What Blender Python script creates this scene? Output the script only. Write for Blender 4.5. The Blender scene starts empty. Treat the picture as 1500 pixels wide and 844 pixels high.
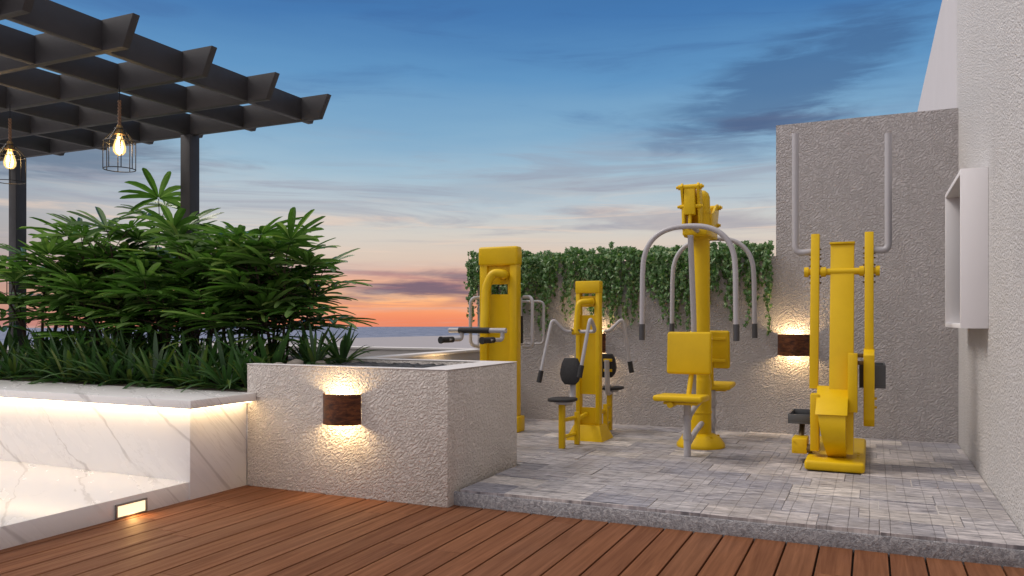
import bpy, bmesh, math, random
from mathutils import Vector, Matrix, Euler
PI = math.pi
S = bpy.context.scene
COL = S.collection
rnd = random.Random(7)

def lin(c):
    return tuple(((v/255+.055)/1.055)**2.4 if v/255 > .04045 else v/255/12.92 for v in c)+(1,)

# ------------------------------------------------------------------ node helpers
class NT:
    def __init__(s, nt):
        s.t = nt; s.n = nt.nodes; s.l = nt.links
    def new(s, typ, **kw):
        n = s.n.new(typ)
        for k, v in kw.items(): setattr(n, k, v)
        return n
    def put(s, sock, v):
        if v is None: return
        if hasattr(v, 'is_output'): s.l.new(v, sock)
        else: sock.default_value = v
    def m(s, op, a, b=None, c=None, clamp=False):
        n = s.new('ShaderNodeMath', operation=op); n.use_clamp = clamp
        for i, v in enumerate((a, b, c)): s.put(n.inputs[i], v)
        return n.outputs[0]
    def vm(s, op, a, b=None):
        n = s.new('ShaderNodeVectorMath', operation=op)
        s.put(n.inputs[0], a); s.put(n.inputs[1], b)
        return n.outputs[0]
    def comb(s, x, y, z):
        n = s.new('ShaderNodeCombineXYZ')
        for i, v in enumerate((x, y, z)): s.put(n.inputs[i], v)
        return n.outputs[0]
    def sep(s, v):
        n = s.new('ShaderNodeSeparateXYZ'); s.put(n.inputs[0], v); return n.outputs
    def noise(s, vec, scale, detail=3, rough=.5, dist=0, col=False):
        n = s.new('ShaderNodeTexNoise'); s.put(n.inputs['Vector'], vec)
        n.inputs['Scale'].default_value = scale; n.inputs['Detail'].default_value = detail
        n.inputs['Roughness'].default_value = rough; n.inputs['Distortion'].default_value = dist
        return n.outputs['Color' if col else 'Fac']
    def ramp(s, fac, stops, interp='LINEAR'):
        n = s.new('ShaderNodeValToRGB'); s.put(n.inputs[0], fac)
        cr = n.color_ramp; cr.interpolation = interp
        while len(cr.elements) > 1: cr.elements.remove(cr.elements[-1])
        for i, (p, c) in enumerate(stops):
            e = cr.elements[0] if i == 0 else cr.elements.new(p)
            e.position = p; e.color = c if len(c) == 4 else tuple(c)+(1,)
        return n.outputs[0]
    def mix(s, fac, a, b, mode='MIX'):
        n = s.new('ShaderNodeMix', data_type='RGBA', blend_type=mode)
        s.put(n.inputs[0], fac); s.put(n.inputs[6], a); s.put(n.inputs[7], b)
        return n.outputs[2]
    def maprange(s, v, a, b, c=0, d=1, smooth=False):
        n = s.new('ShaderNodeMapRange'); n.clamp = True
        if smooth: n.interpolation_type = 'SMOOTHSTEP'
        for i, x in enumerate((v, a, b, c, d)): s.put(n.inputs[i], x)
        return n.outputs[0]
    def bump(s, h, strength, dist):
        n = s.new('ShaderNodeBump'); s.put(n.inputs['Height'], h)
        n.inputs['Strength'].default_value = strength; n.inputs['Distance'].default_value = dist
        return n.outputs[0]

def mat(name):
    m = bpy.data.materials.new(name); m.use_nodes = True
    t = NT(m.node_tree); b = m.node_tree.nodes['Principled BSDF']
    return m, t, b
def pos(t): return t.new('ShaderNodeNewGeometry').outputs['Position']
def isl(t): return t.new('ShaderNodeNewGeometry').outputs['Random Per Island']
def objrand(t): return t.new('ShaderNodeObjectInfo').outputs['Random']
def objco(t): return t.new('ShaderNodeTexCoord').outputs['Object']
def sc(c, k): return (c[0]*k, c[1]*k, c[2]*k, 1)

def simple(name, c, rough=.5, metal=0, var=.08, nscale=6, bumpk=0, bscale=200, spec=None):
    m, t, b = mat(name)
    p = objco(t)
    f = t.noise(p, nscale, 4)
    t.put(b.inputs['Base Color'], t.mix(f, sc(c, 1-var), sc(c, 1+var)))
    b.inputs['Metallic'].default_value = metal
    t.put(b.inputs['Roughness'], t.maprange(t.noise(p, nscale*3, 3), .3, .7, rough-.07, rough+.07))
    if spec is not None: b.inputs['Specular IOR Level'].default_value = spec
    if bumpk: t.put(b.inputs['Normal'], t.bump(t.noise(p, bscale, 2), bumpk, .002))
    return m

def stucco(name, c, scale=34, strength=.9):
    m, t, b = mat(name)
    p = pos(t)
    big = t.noise(p, 1.3, 4)
    fine = t.noise(p, 60, 2)
    col = t.mix(big, sc(c, .9), sc(c, 1.07))
    col = t.mix(t.maprange(fine, .3, .7, 0, .12), col, sc(c, .8))
    qq = t.sep(p)
    streak = t.noise(t.comb(t.m('MULTIPLY', qq[0], 9), t.m('MULTIPLY', qq[1], 9), t.m('MULTIPLY', qq[2], .55)), 1, 4, .6)
    col = t.mix(t.maprange(streak, .52, .78, 0, .22), col, sc(c, .68))
    blot = t.noise(p, 3.2, 6, .65, .4)
    col = t.mix(t.maprange(blot, .55, .75, 0, .18), col, (c[0]*.78, c[1]*.74, c[2]*.70, 1))
    t.put(b.inputs['Base Color'], col)
    b.inputs['Roughness'].default_value = .8
    b.inputs['Specular IOR Level'].default_value = .25
    q = t.sep(p)
    hz = t.m('ADD', q[0], q[1]); dp = t.m('SUBTRACT', q[0], q[1])
    wob = t.m('MULTIPLY', t.m('SUBTRACT', t.noise(p, 7, 2), .5), .10)
    u = t.m('ADD', t.m('ADD', t.m('MULTIPLY', hz, .78), t.m('MULTIPLY', q[2], .62)), wob)
    v = t.m('SUBTRACT', t.m('MULTIPLY', q[2], .78), t.m('MULTIPLY', hz, .62))
    a = t.noise(t.comb(t.m('MULTIPLY', u, scale), t.m('MULTIPLY', v, scale*1.75), t.m('MULTIPLY', dp, scale*.7)), 1, 1.6, .5, .5)
    h = t.maprange(a, .34, .66, 0, 1, True)
    h2 = t.m('ADD', h, t.m('MULTIPLY', t.noise(p, scale*3.2, 2), .35))
    t.put(b.inputs['Normal'], t.bump(h2, strength, .0115))
    return m

def marble(name):
    m, t, b = mat(name)
    p = pos(t)
    q = t.sep(p)
    # veins run on a diagonal through the block: slow along it, fast across it
    u = t.m('ADD', t.m('MULTIPLY', q[0], .75), t.m('ADD', t.m('MULTIPLY', q[2], 1.0), t.m('MULTIPLY', q[1], 1.1)))
    v = t.m('SUBTRACT', t.m('MULTIPLY', q[0], 1.0), t.m('ADD', t.m('MULTIPLY', q[2], .8), t.m('MULTIPLY', q[1], .35)))
    w1 = t.comb(t.m('MULTIPLY', u, 1.35), t.m('MULTIPLY', v, .42), t.m('MULTIPLY', q[1], .2))
    w2 = t.comb(t.m('MULTIPLY', u, 3.4), t.m('MULTIPLY', v, 1.0), 4)
    uw = t.m('ADD', u, t.m('ADD', t.m('MULTIPLY', t.m('SUBTRACT', t.noise(w1, 1.6, 5, .55), .5), .55), t.m('MULTIPLY', t.m('SUBTRACT', t.noise(w2, 3.2, 4, .6), .5), .09)))
    dv = t.m('PINGPONG', uw, .235)
    br = t.maprange(t.noise(w2, .8, 3), .36, .64, .003, .036)
    v1 = t.maprange(t.m('DIVIDE', dv, br), .1, 1, 1, 0, True)
    v1 = t.m('MULTIPLY', v1, t.maprange(t.noise(t.comb(u, v, 9), 1.3, 3), .34, .5))
    n2 = t.noise(w2, 1.2, 6, .6, .5)
    v2 = t.maprange(t.m('ABSOLUTE', t.m('SUBTRACT', n2, .47)), 0, .012, 1, 0, True)
    mask = t.maprange(t.noise(w1, 2.1, 3), .45, .62)
    cloud = t.maprange(t.noise(w2, 1.4, 6, .65), .45, .8)
    col = t.mix(t.m('MULTIPLY', cloud, .16), (.83, .81, .80, 1), (.62, .59, .58, 1))
    col = t.mix(t.m('MULTIPLY', v1, .46), col, (.36, .33, .32, 1))
    col = t.mix(t.m('MULTIPLY', v2, t.m('MULTIPLY', mask, .25)), col, (.42, .39, .38, 1))
    t.put(b.inputs['Base Color'], col)
    t.put(b.inputs['Roughness'], t.maprange(cloud, 0, 1, .22, .36))
    return m

def emit(name, c, k):
    m, t, b = mat(name)
    b.inputs['Base Color'].default_value = c
    b.inputs['Emission Color'].default_value = c
    b.inputs['Emission Strength'].default_value = k
    return m

def deck_mat():
    m, t, b = mat('deck boards')
    p = pos(t); r = isl(t)
    q = t.sep(p)
    g = t.noise(t.comb(t.m('MULTIPLY', q[0], 38), t.m('ADD', t.m('MULTIPLY', q[1], 1.6), t.m('MULTIPLY', r, 40)), q[2]), 1, 5, .6, .6)
    g2 = t.noise(t.comb(t.m('MULTIPLY', q[0], 160), t.m('ADD', t.m('MULTIPLY', q[1], 6), t.m('MULTIPLY', r, 90)), 0), 1, 3, .6)
    base = t.ramp(r, [(0, (.195, .078, .036)), (.35, (.225, .091, .041)), (.7, (.245, .102, .047)), (1, (.21, .090, .044))])
    col = t.mix(t.maprange(g, .3, .75), t.mix(.0, base, base), t.mix(1, base, (.50, .45, .43, 1), 'MULTIPLY'))
    col = t.mix(t.maprange(g2, .55, .8, 0, .35), col, (.12, .042, .022, 1))
    dirt = t.maprange(t.noise(p, 2.1, 5, .6), .5, .8, 0, .10)
    col = t.mix(dirt, col, (.20, .13, .10, 1))
    t.put(b.inputs['Base Color'], col)
    t.put(b.inputs['Roughness'], t.maprange(g, .3, .7, .5, .7))
    b.inputs['Specular IOR Level'].default_value = .15
    t.put(b.inputs['Normal'], t.bump(t.m('ADD', t.m('MULTIPLY', g, .5), t.m('MULTIPLY', g2, .5)), .35, .002))
    return m

def paver_mat():
    m, t, b = mat('slate pavers')
    p = pos(t); r = isl(t); q = t.sep(p)
    st = t.noise(t.comb(t.m('ADD', t.m('MULTIPLY', q[0], 5.5), t.m('MULTIPLY', r, 37)), t.m('MULTIPLY', q[1], 34), 0), 1, 6, .68, 1.4)
    base = t.ramp(r, [(0, (.225, .22, .24)), (.2, (.30, .29, .30)), (.36, (.185, .186, .215)), (.52, (.345, .325, .325)), (.68, (.24, .236, .256)), (.82, (.40, .377, .36)), (.92, (.28, .265, .262)), (1, (.20, .20, .225))])
    col = t.mix(t.maprange(st, .36, .64), t.mix(1, base, (.50, .50, .53, 1), 'MULTIPLY'), t.mix(1, base, (2.15, 2.08, 2.0, 1), 'MULTIPLY'))
    warm = t.maprange(t.noise(p, 2.3, 4), .5, .72, 0, .35)
    col = t.mix(warm, col, (.30, .25, .20, 1))
    # scored saw lines
    wob = t.m('MULTIPLY', t.m('SUBTRACT', t.noise(p, 5, 2), .5), .012)
    fx = t.m('PINGPONG', t.m('ADD', t.m('ADD', q[0], .008), wob), .0467)
    lx = t.maprange(fx, .0006, .0020, 1, 0)
    fy = t.m('PINGPONG', t.m('ADD', q[1], wob), .10)
    ly = t.maprange(fy, .0006, .0018, .3, 0)
    ln = t.m('MAXIMUM', lx, ly)
    fade = t.maprange(t.noise(p, 1.1, 2), .46, .62, .05, .6)
    col = t.mix(t.m('MULTIPLY', ln, fade), col, (.05, .042, .04, 1))
    t.put(b.inputs['Base Color'], col)
    t.put(b.inputs['Roughness'], t.maprange(st, .3, .7, .42, .62))
    h = t.m('SUBTRACT', st, t.m('MULTIPLY', ln, .8))
    t.put(b.inputs['Normal'], t.bump(h, .8, .007))
    return m

def leaf_mat(name, c0, c1, c2, rough=.38):
    m, t, b = mat(name)
    r = isl(t); o = objrand(t)
    col = t.ramp(r, [(0, c0), (.55, c1), (.9, c2), (1, (c2[0]*1.35, c2[1]*1.15, c2[2]*.9))])
    col = t.mix(t.m('MULTIPLY', o, .3), col, (c0[0]*.8, c0[1]*.8, c0[2], 1))
    col = t.mix(t.maprange(t.noise(objco(t), 14, 3), .45, .8, 0, .35), col, sc(c1, 1.25))
    t.put(b.inputs['Base Color'], col)
    b.inputs['Roughness'].default_value = rough
    tr = t.new('ShaderNodeBsdfTranslucent'); t.put(tr.inputs['Color'], t.mix(1, col, (1.2, 1.5, .7, 1), 'MULTIPLY'))
    mx = t.new('ShaderNodeMixShader'); mx.inputs[0].default_value = .28
    t.l.new(b.outputs[0], mx.inputs[1]); t.l.new(tr.outputs[0], mx.inputs[2])
    t.l.new(mx.outputs[0], t.n['Material Output'].inputs['Surface'])
    return m

def rust_mat():
    m, t, b = mat('mottled copper')
    p = objco(t); q = t.sep(p)
    a = t.noise(t.comb(t.m('MULTIPLY', q[0], 9), q[1], t.m('MULTIPLY', q[2], 26)), 1.6, 5, .65, .4)
    c = t.noise(p, 42, 3)
    col = t.ramp(a, [(.3, (.022, .008, .004)), (.47, (.085, .026, .010)), (.58, (.17, .055, .018)), (.72, (.045, .015, .007))])
    col = t.mix(t.maprange(c, .5, .75, 0, .5), col, (.02, .008, .005, 1))
    t.put(b.inputs['Base Color'], col)
    b.inputs['Metallic'].default_value = .35
    t.put(b.inputs['Roughness'], t.maprange(a, .3, .7, .35, .6))
    return m

def yellow_mat():
    m, t, b = mat('yellow powder coat')
    p = objco(t)
    f = t.noise(p, 3.5, 5, .6)
    col = t.mix(t.maprange(f, .3, .7), (.62, .392, .003, 1), (.71, .462, .005, 1))
    dirt = t.maprange(t.noise(p, 11, 5, .7), .6, .82, 0, .35)
    col = t.mix(dirt, col, (.42, .235, .02, 1))
    t.put(b.inputs['Base Color'], col)
    t.put(b.inputs['Roughness'], t.maprange(f, .3, .7, .34, .48))
    b.inputs['Specular IOR Level'].default_value = .28
    t.put(b.inputs['Normal'], t.bump(t.noise(p, 260, 2), .08, .001))
    return m

def soil_mat(name, c, scale=60):
    m, t, b = mat(name); p = pos(t)
    v = t.new('ShaderNodeTexVoronoi'); t.put(v.inputs['Vector'], p); v.inputs['Scale'].default_value = scale
    col = t.mix(t.sep(v.outputs['Color'])[0], sc(c, .5), sc(c, 1.5))
    t.put(b.inputs['Base Color'], col); b.inputs['Roughness'].default_value = .9
    t.put(b.inputs['Normal'], t.bump(t.m('ADD', t.m('SUBTRACT', 1, v.outputs['Distance']), t.noise(p, 14, 4)), 1, .02))
    return m

def granite_mat():
    m, t, b = mat('rough granite'); p = pos(t)
    a = t.noise(p, 45, 4, .7, .6); c = t.noise(p, 150, 3)
    col = t.ramp(a, [(.3, (.15, .15, .165)), (.5, (.30, .30, .32)), (.68, (.50, .495, .51))])
    col = t.mix(t.maprange(c, .55, .72, 0, .6), col, (.55, .54, .55, 1))
    t.put(b.inputs['Base Color'], col); b.inputs['Roughness'].default_value = .75
    t.put(b.inputs['Normal'], t.bump(t.m('ADD', a, t.m('MULTIPLY', c, .4)), 1, .012))
    return m

def sea_mat():
    m, t, b = mat('sea water'); p = pos(t)
    n = t.noise(p, .11, 5, .7); n2 = t.noise(p, .03, 4, .6)
    t.put(b.inputs['Base Color'], t.mix(t.maprange(t.noise(p, .045, 5, .75), .38, .62), (.07, .085, .14, 1), (.24, .255, .33, 1)))
    b.inputs['Roughness'].default_value = .45
    t.put(b.inputs['Normal'], t.bump(t.m('ADD', n, n2), .8, 4))
    return m

def land_mat():
    m, t, b = mat('shore haze ground'); p = pos(t)
    t.put(b.inputs['Base Color'], t.mix(t.noise(p, .004, 5), (.27, .25, .26, 1), (.34, .31, .31, 1)))
    b.inputs['Roughness'].default_value = 1
    return m

def glass_mat(name, glow=None):
    m, t, b = mat(name)
    g = t.new('ShaderNodeBsdfGlossy'); g.inputs['Roughness'].default_value = .03
    tr = t.new('ShaderNodeBsdfTransparent'); tr.inputs[0].default_value = (1, .96, .88, 1) if glow else (.8, .85, .88, 1)
    lw = t.new('ShaderNodeLayerWeight'); lw.inputs[0].default_value = .35
    mx = t.new('ShaderNodeMixShader'); t.l.new(lw.outputs['Fresnel'], mx.inputs[0])
    t.l.new(tr.outputs[0], mx.inputs[1]); t.l.new(g.outputs[0], mx.inputs[2])
    out = mx.outputs[0]
    if glow:
        e = t.new('ShaderNodeEmission'); e.inputs[0].default_value = glow; e.inputs[1].default_value = .32
        ad = t.new('ShaderNodeAddShader'); t.l.new(out, ad.inputs[0]); t.l.new(e.outputs[0], ad.inputs[1]); out = ad.outputs[0]
    t.l.new(out, t.n['Material Output'].inputs['Surface'])
    return m

M = dict(
    planter=stucco('cream stucco', (.82, .75, .69), 50, 1),
    tall=stucco('taupe stucco', (.53, .495, .495), 48, 1),
    side=stucco('pale grey stucco', (.68, .66, .65), 50, .8),
    plain=simple('smooth grey render', (.50, .48, .49), .8, 0, .05, 1.5),
    white=simple('white paint', (.78, .76, .77), .5, 0, .03, 3),
    coping=simple('pale coping', (.74, .70, .68), .6, 0, .06, 4),
    inner=simple('parapet render', (.46, .43, .42), .85, 0, .08, 2),
    marble=marble('white veined marble'),
    led=emit('warm led', (1, .74, .42, 1), 15),
    panel=emit('step light diffuser', (1, .87, .56, 1), 1.05),
    filament=emit('filament', (1, .66, .24, 1), 16),
    bulbglow=emit('lamp bulb', (1, .72, .36, 1), 9),
    deck=deck_mat(), paver=paver_mat(), granite=granite_mat(),
    joist=simple('dark underlay', (.02, .015, .012), .9),
    grout=simple('pale grout', (.50, .47, .44), .9, 0, .15, 20),
    rust=rust_mat(), yellow=yellow_mat(),
    grey=simple('grey painted tube', (.40, .385, .40), .42, 0, .05, 5),
    dkgrey=simple('dark grey plastic', (.055, .055, .06), .5, 0, .1, 8),
    tray=simple('graphite footplate', (.085, .088, .095), .55, 0, .12, 8, .3, 150),
    black=simple('black foam', (.018, .017, .018), .7, 0, .2, 30, .4, 300),
    bolt=simple('bolt steel', (.16, .11, .05), .4, .7, .1, 30),
    pergola=simple('charcoal timber paint', (.034, .032, .034), .55, 0, .14, 4, .2, 60),
    frame=simple('brushed steel', (.30, .29, .28), .35, .8, .08, 20),
    wire=simple('black wire', (.02, .02, .022), .45, .5, .1, 20),
    brass=simple('aged brass', (.35, .22, .09), .35, .9, .1, 20),
    rope=simple('twisted cord', (.22, .13, .08), .8, 0, .4, 120),
    soil=soil_mat('bed soil', (.055, .04, .03), 40), gravel=soil_mat('dark gravel', (.055, .055, .06), 30),
    stone=simple('pale stone', (.30, .26, .22), .85, 0, .3, 25),
    palm=leaf_mat('palm leaf', (.042, .10, .020), (.105, .22, .046), (.28, .42, .15), .27),
    strap=leaf_mat('strap leaf', (.030, .072, .026), (.055, .125, .040), (.14, .18, .04), .36),
    ivy=leaf_mat('ivy leaf', (.036, .095, .020), (.080, .20, .045), (.27, .38, .19), .42),
    cane=simple('palm cane', (.055, .034, .022), .8, 0, .35, 40),
    vine=simple('vine stem', (.05, .035, .02), .8, 0, .2, 40),
    sea=sea_mat(), land=land_mat(),
    glass=glass_mat('clear glass'), bulb=glass_mat('bulb glass', (1, .66, .26, 1)),
)

# ------------------------------------------------------------------ mesh helpers
class MB:
    def __init__(s): s.bm = bmesh.new()
    def _xf(s, verts, mtx):
        if mtx is not None: bmesh.ops.transform(s.bm, matrix=mtx, verts=verts)
    def box(s, x0, x1, y0, y1, z0, z1, bev=0, mtx=None, seg=2):
        vs = [s.bm.verts.new((x, y, z)) for x in (x0, x1) for y in (y0, y1) for z in (z0, z1)]
        q = [(0, 1, 3, 2), (4, 6, 7, 5), (0, 4, 5, 1), (2, 3, 7, 6), (0, 2, 6, 4), (1, 5, 7, 3)]
        fs = [s.bm.faces.new([vs[i] for i in f]) for f in q]
        if bev:
            es = list({e for f in fs for e in f.edges})
            r = bmesh.ops.bevel(s.bm, geom=es, offset=bev, segments=seg, affect='EDGES', profile=.5)
            vs = list({v for f in r['faces'] for v in f.verts} | {v for v in vs if v.is_valid})
            # all verts connected
            seen = set(vs); st = list(vs)
            while st:
                v = st.pop()
                for e in v.link_edges:
                    o = e.other_vert(v)
                    if o not in seen: seen.add(o); st.append(o)
            vs = list(seen)
        s._xf(vs, mtx); return s
    def prism(s, pts, axis, a, b, bev=0, mtx=None):
        """pts: outline in the plane across 'axis' ('X': (y,z), 'Y': (x,z), 'Z': (x,y)), swept from a to b"""
        def P(u, v, w): return {'X': (w, u, v), 'Y': (u, w, v), 'Z': (u, v, w)}[axis]
        A = [s.bm.verts.new(P(u, v, a)) for u, v in pts]; B = [s.bm.verts.new(P(u, v, b)) for u, v in pts]
        n = len(pts); fs = [s.bm.faces.new(A), s.bm.faces.new(B[::-1])]
        for i in range(n): fs.append(s.bm.faces.new((A[i], B[i], B[(i+1) % n], A[(i+1) % n])))
        bmesh.ops.recalc_face_normals(s.bm, faces=fs)
        vs = A+B
        if bev:
            es = list({e for f in fs for e in f.edges})
            r = bmesh.ops.bevel(s.bm, geom=es, offset=bev, segments=2, affect='EDGES', profile=.5)
            seen = {v for f in r['faces'] for v in f.verts}; st = list(seen)
            while st:
                v = st.pop()
                for e in v.link_edges:
                    o = e.other_vert(v)
                    if o not in seen: seen.add(o); st.append(o)
            vs = list(seen)
        s._xf(vs, mtx); return s
    def tube(s, pts, r, fillet=0, n=12, closed=False, caps=True, seg=6):
        P = [Vector(p) for p in pts]
        if fillet:
            Q = []
            N = len(P)
            for i, p in enumerate(P):
                if not closed and i in (0, N-1): Q.append(p); continue
                a = P[i-1]; c = P[(i+1) % N]
                d1 = (a-p); d2 = (c-p); f = min(fillet, d1.length*.48, d2.length*.48)
                p1 = p+d1.normalized()*f; p2 = p+d2.normalized()*f
                for k in range(seg+1):
                    u = k/seg; Q.append(p1*(1-u)**2+p*2*u*(1-u)+p2*u*u)
            P = Q
        rad = r if isinstance(r, (list, tuple)) else [r]*len(P)
        if len(rad) != len(P): rad = [rad[0]+(rad[-1]-rad[0])*i/(len(P)-1) for i in range(len(P))]
        rings = []; N = len(P); prev = None
        for i in range(N):
            if closed: tg = (P[(i+1) % N]-P[i-1]).normalized()
            else: tg = (P[min(i+1, N-1)]-P[max(i-1, 0)]).normalized()
            if prev is None:
                up = Vector((0, 0, 1)) if abs(tg.z) < .9 else Vector((1, 0, 0))
                nx = tg.cross(up).normalized()
            else:
                nx = (prev-tg*prev.dot(tg)).normalized()
            prev = nx; ny = tg.cross(nx)
            rings.append([s.bm.verts.new(P[i]+(nx*math.cos(2*PI*k/n)+ny*math.sin(2*PI*k/n))*rad[i]) for k in range(n)])
        for i in range(N if closed else N-1):
            a = rings[i]; b = rings[(i+1) % N]
            for k in range(n): s.bm.faces.new((a[k], b[k], b[(k+1) % n], a[(k+1) % n]))
        if caps and not closed:
            s.bm.faces.new(rings[0]); s.bm.faces.new(rings[-1][::-1])
        return s
    def cyl(s, p0, p1, r, n=16): return s.tube([p0, p1], r, n=n)
    def lathe(s, prof, cx, cy, n=28):
        rings = []
        for r, z in prof:
            if r < 1e-5: rings.append([s.bm.verts.new((cx, cy, z))])
            else: rings.append([s.bm.verts.new((cx+r*math.cos(2*PI*k/n), cy+r*math.sin(2*PI*k/n), z)) for k in range(n)])
        for a, b in zip(rings, rings[1:]):
            for k in range(n):
                k2 = (k+1) % n
                if len(a) == 1 and len(b) == 1: continue
                if len(a) == 1: s.bm.faces.new((a[0], b[k2], b[k]))
                elif len(b) == 1: s.bm.faces.new((a[k], a[k2], b[0]))
                else: s.bm.faces.new((a[k], a[k2], b[k2], b[k]))
        return s
    def poly(s, pts): s.bm.faces.new([s.bm.verts.new(p) for p in pts]); return s
    def bolts(s, pts, axis, r=.008, h=.01):
        for p in pts:
            p = Vector(p); d = Vector(axis)
            s.tube([p, p+d*h], r, n=6)
        return s
    def build(s, name, m, parent=None, recalc=True, smooth=True, off=None):
        o0 = off if off is not None else (root_loc(parent) if parent else Vector((0, 0, 0)))
        if recalc: bmesh.ops.recalc_face_normals(s.bm, faces=s.bm.faces[:])
        if o0.length: bmesh.ops.translate(s.bm, verts=s.bm.verts[:], vec=-o0)
        me = bpy.data.meshes.new(name); s.bm.to_mesh(me); s.bm.free()
        me.materials.append(M[m])
        if smooth and len(me.polygons):
            me.polygons.foreach_set('use_smooth', [True]*len(me.polygons))
            me.set_sharp_from_angle(angle=math.radians(38))
        o = bpy.data.objects.new(name, me); COL.objects.link(o)
        if parent: o.parent = parent
        return o
def root_loc(o):
    while o.parent: o = o.parent
    return Vector(o.location)
def tag(o, label=None, cat=None, group=None, kind=None):
    for k, v in (('label', label), ('category', cat), ('group', group), ('kind', kind)):
        if v: o[k] = v
    return o
def thing(name, loc, label, cat, group=None):
    o = bpy.data.objects.new(name, None); o.empty_display_size = .1; COL.objects.link(o)
    o.location = loc
    return tag(o, label, cat, group)
def struct(o): o['kind'] = 'structure'; return o
def copy_tree(o, parent=None):
    c = o.copy(); COL.objects.link(c)
    if parent: c.parent = parent
    for ch in list(o.children): copy_tree(ch, c)
    return c
def lamp(name, typ, loc, power, color, parent=None, **kw):
    d = bpy.data.lights.new(name, typ); d.energy = power; d.color = color
    for k, v in kw.items(): setattr(d, k, v)
    o = bpy.data.objects.new(name, d); COL.objects.link(o); o.location = loc
    if parent: o.parent = parent
    return o

# ------------------------------------------------------------------ the setting
RX = .643           # right-hand building face
BY = 7.3            # back wall face
ZP = .10            # top of the paved platform

# sea and shore far below the roof terrace
b = MB(); n = 96
b.bm.faces.new([b.bm.verts.new((2300*math.cos(2*PI*k/n), 2300*math.sin(2*PI*k/n), -20)) for k in range(n)])
struct(b.build('sea', 'sea'))
b = MB()
b.poly([(-760, -190, -19.9), (600, -190, -19.9), (600, 1306, -19.9), (-400, 1306, -19.9), (-485, 953, -19.9), (-544, 708, -19.9), (-700, 60, -19.9)])
struct(b.build('shore_ground', 'land'))
b = MB(); b.box(-12, 1.0, -5, 8.0, -20, -.12)
struct(b.build('roof_terrace_slab', 'plain'))

# deck boards (planks run away from the camera)
b = MB()
x0 = -.988-.152*36
k = 0
rb = random.Random(3)
while x0+k*.152 < 2.9:
    xa = x0+k*.152+.0042; xb = x0+(k+1)*.152-.0042
    if xb < -3.80: k += 1; continue
    xa = max(xa, -3.79)
    y = -3.0-rb.random()*2.2
    yend = 4.11 if xb > -2.27 else 4.03
    while y < yend:
        L = 2.44
        y1 = min(y+L, yend)
        if y1-y > .02 and y1 > -2: b.box(xa, xb, y+.0012, y1-.0012, -.025, 0, .0022, seg=1)
        y = y+L
    k += 1
struct(b.build('deck', 'deck'))
b = MB(); b.box(-3.9, 3, -3, 4.1, -.1, -.028); struct(b.build('deck_underlay', 'joist'))

# paved platform: slate blocks over a bed, granite kerb on the front
b = MB(); rb = random.Random(11)
depth = .238
y = 4.112; row = 0
while y < BY-.002:
    y1 = min(y+depth, BY-.002)
    x = -3.7-rb.choice((0, .0934, .187, .28))
    while x < RX-.01:
        L = .0934*rb.choice((3, 4, 4, 5, 6))
        x1 = min(x+L, RX-.003)
        inside_box = x1 < -2.213 and y1 < 5.0
        xa, xb = x, x1
        if y < 5.02 and xb > -2.213 and xa < -2.213: xa = -2.213
        if not inside_box and xb-xa > .012:
            h = ZP-rb.random()**2*.007
            b.box(xa+(.0022 if rb.random() < .35 else .0007), xb-.0007, y+(.002 if rb.random() < .2 else .0007), y1-.0007, ZP-.035, h, .0018, seg=1)
        x = x1
    y = y1; row += 1
struct(b.build('paving', 'paver'))
b = MB(); b.box(-2.213, RX-.002, 4.13, 7.29, -.03, ZP-.008); b.box(-3.9, -2.22, 5.03, 7.29, -.03, ZP-.008)
struct(b.build('paving_bed', 'grout'))
b = MB(); rb = random.Random(5)
xs = -2.262
while xs < RX-.01:
    L = 3.2; x1 = min(xs+L, RX-.002)
    b.box(xs+.0015, x1-.0015, 4.106, 4.128, -.02, ZP-.022, .004, seg=2)
    xs = x1
struct(b.build('kerb', 'granite'))

# raised planter box
t = thing('planter_box', (-2.99, 4.5, 0), 'cream textured stucco planter box with white rim, holding dark gravel', 'planter')
b = MB()
b.box(-3.77, -2.25, 4.03, 4.113, -.02, .80, .004); b.box(-3.77, -2.25, 4.917, 5.02, -.02, .797, .004)
b.box(-2.47, -2.2515, 4.11, 4.92, -.02, .7985, .004); b.box(-3.768, -3.52, 4.11, 4.92, -.02, .76, .004)
b.build('wall', 'planter', t)
b = MB()
b.prism([(-3.772, 4.028), (-2.248, 4.028), (-2.248, 5.022), (-3.772, 5.022), (-3.772, 4.919), (-2.468, 4.919), (-2.468, 4.111), (-3.772, 4.111)], 'Z', .8012, .8062, .0015)
b.build('rim', 'coping', t)
b = MB()
nx, ny = 30, 16; rg = random.Random(4); g = []
for j in range(ny+1):
    g.append([b.bm.verts.new((-3.53+1.075*i/nx, 4.10+.83*j/ny, .762+.024*rg.random())) for i in range(nx+1)])
for j in range(ny):
    for i in range(nx): b.bm.faces.new((g[j][i], g[j][i+1], g[j+1][i+1], g[j+1][i]))
go = b.build('gravel_fill', 'gravel', t)

# marble seat block: low step platform and ledge with light strip
t = thing('marble_step', (-5.5, 3.0, 0), 'low white marble platform along the left edge of the deck', 'step')
b = MB(); b.box(-9.5, -3.780, -2.5, 3.56, -.02, .11, .002); b.build('slab', 'marble', t)
t = thing('marble_ledge', (-5.5, 3.8, 0), 'white veined marble ledge lit by a warm strip under its top slab', 'ledge')
b = MB(); b.box(-9.5, -3.773, 3.552, 4.0295, .0, .562, .001); b.build('front_panel', 'marble', t)
b = MB(); b.box(-9.5, -3.690, 3.478, 4.027, .563, .616, .003); b.build('top_slab', 'marble', t)
b = MB(); b.box(-9.4, -3.72, 3.512, 3.530, .556, .5625); b.box(-3.742, -3.724, 3.531, 4.02, .556, .5625)
o = b.build('led_strip', 'led', t); o['label'] = 'glowing warm white strip under the slab'

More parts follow.
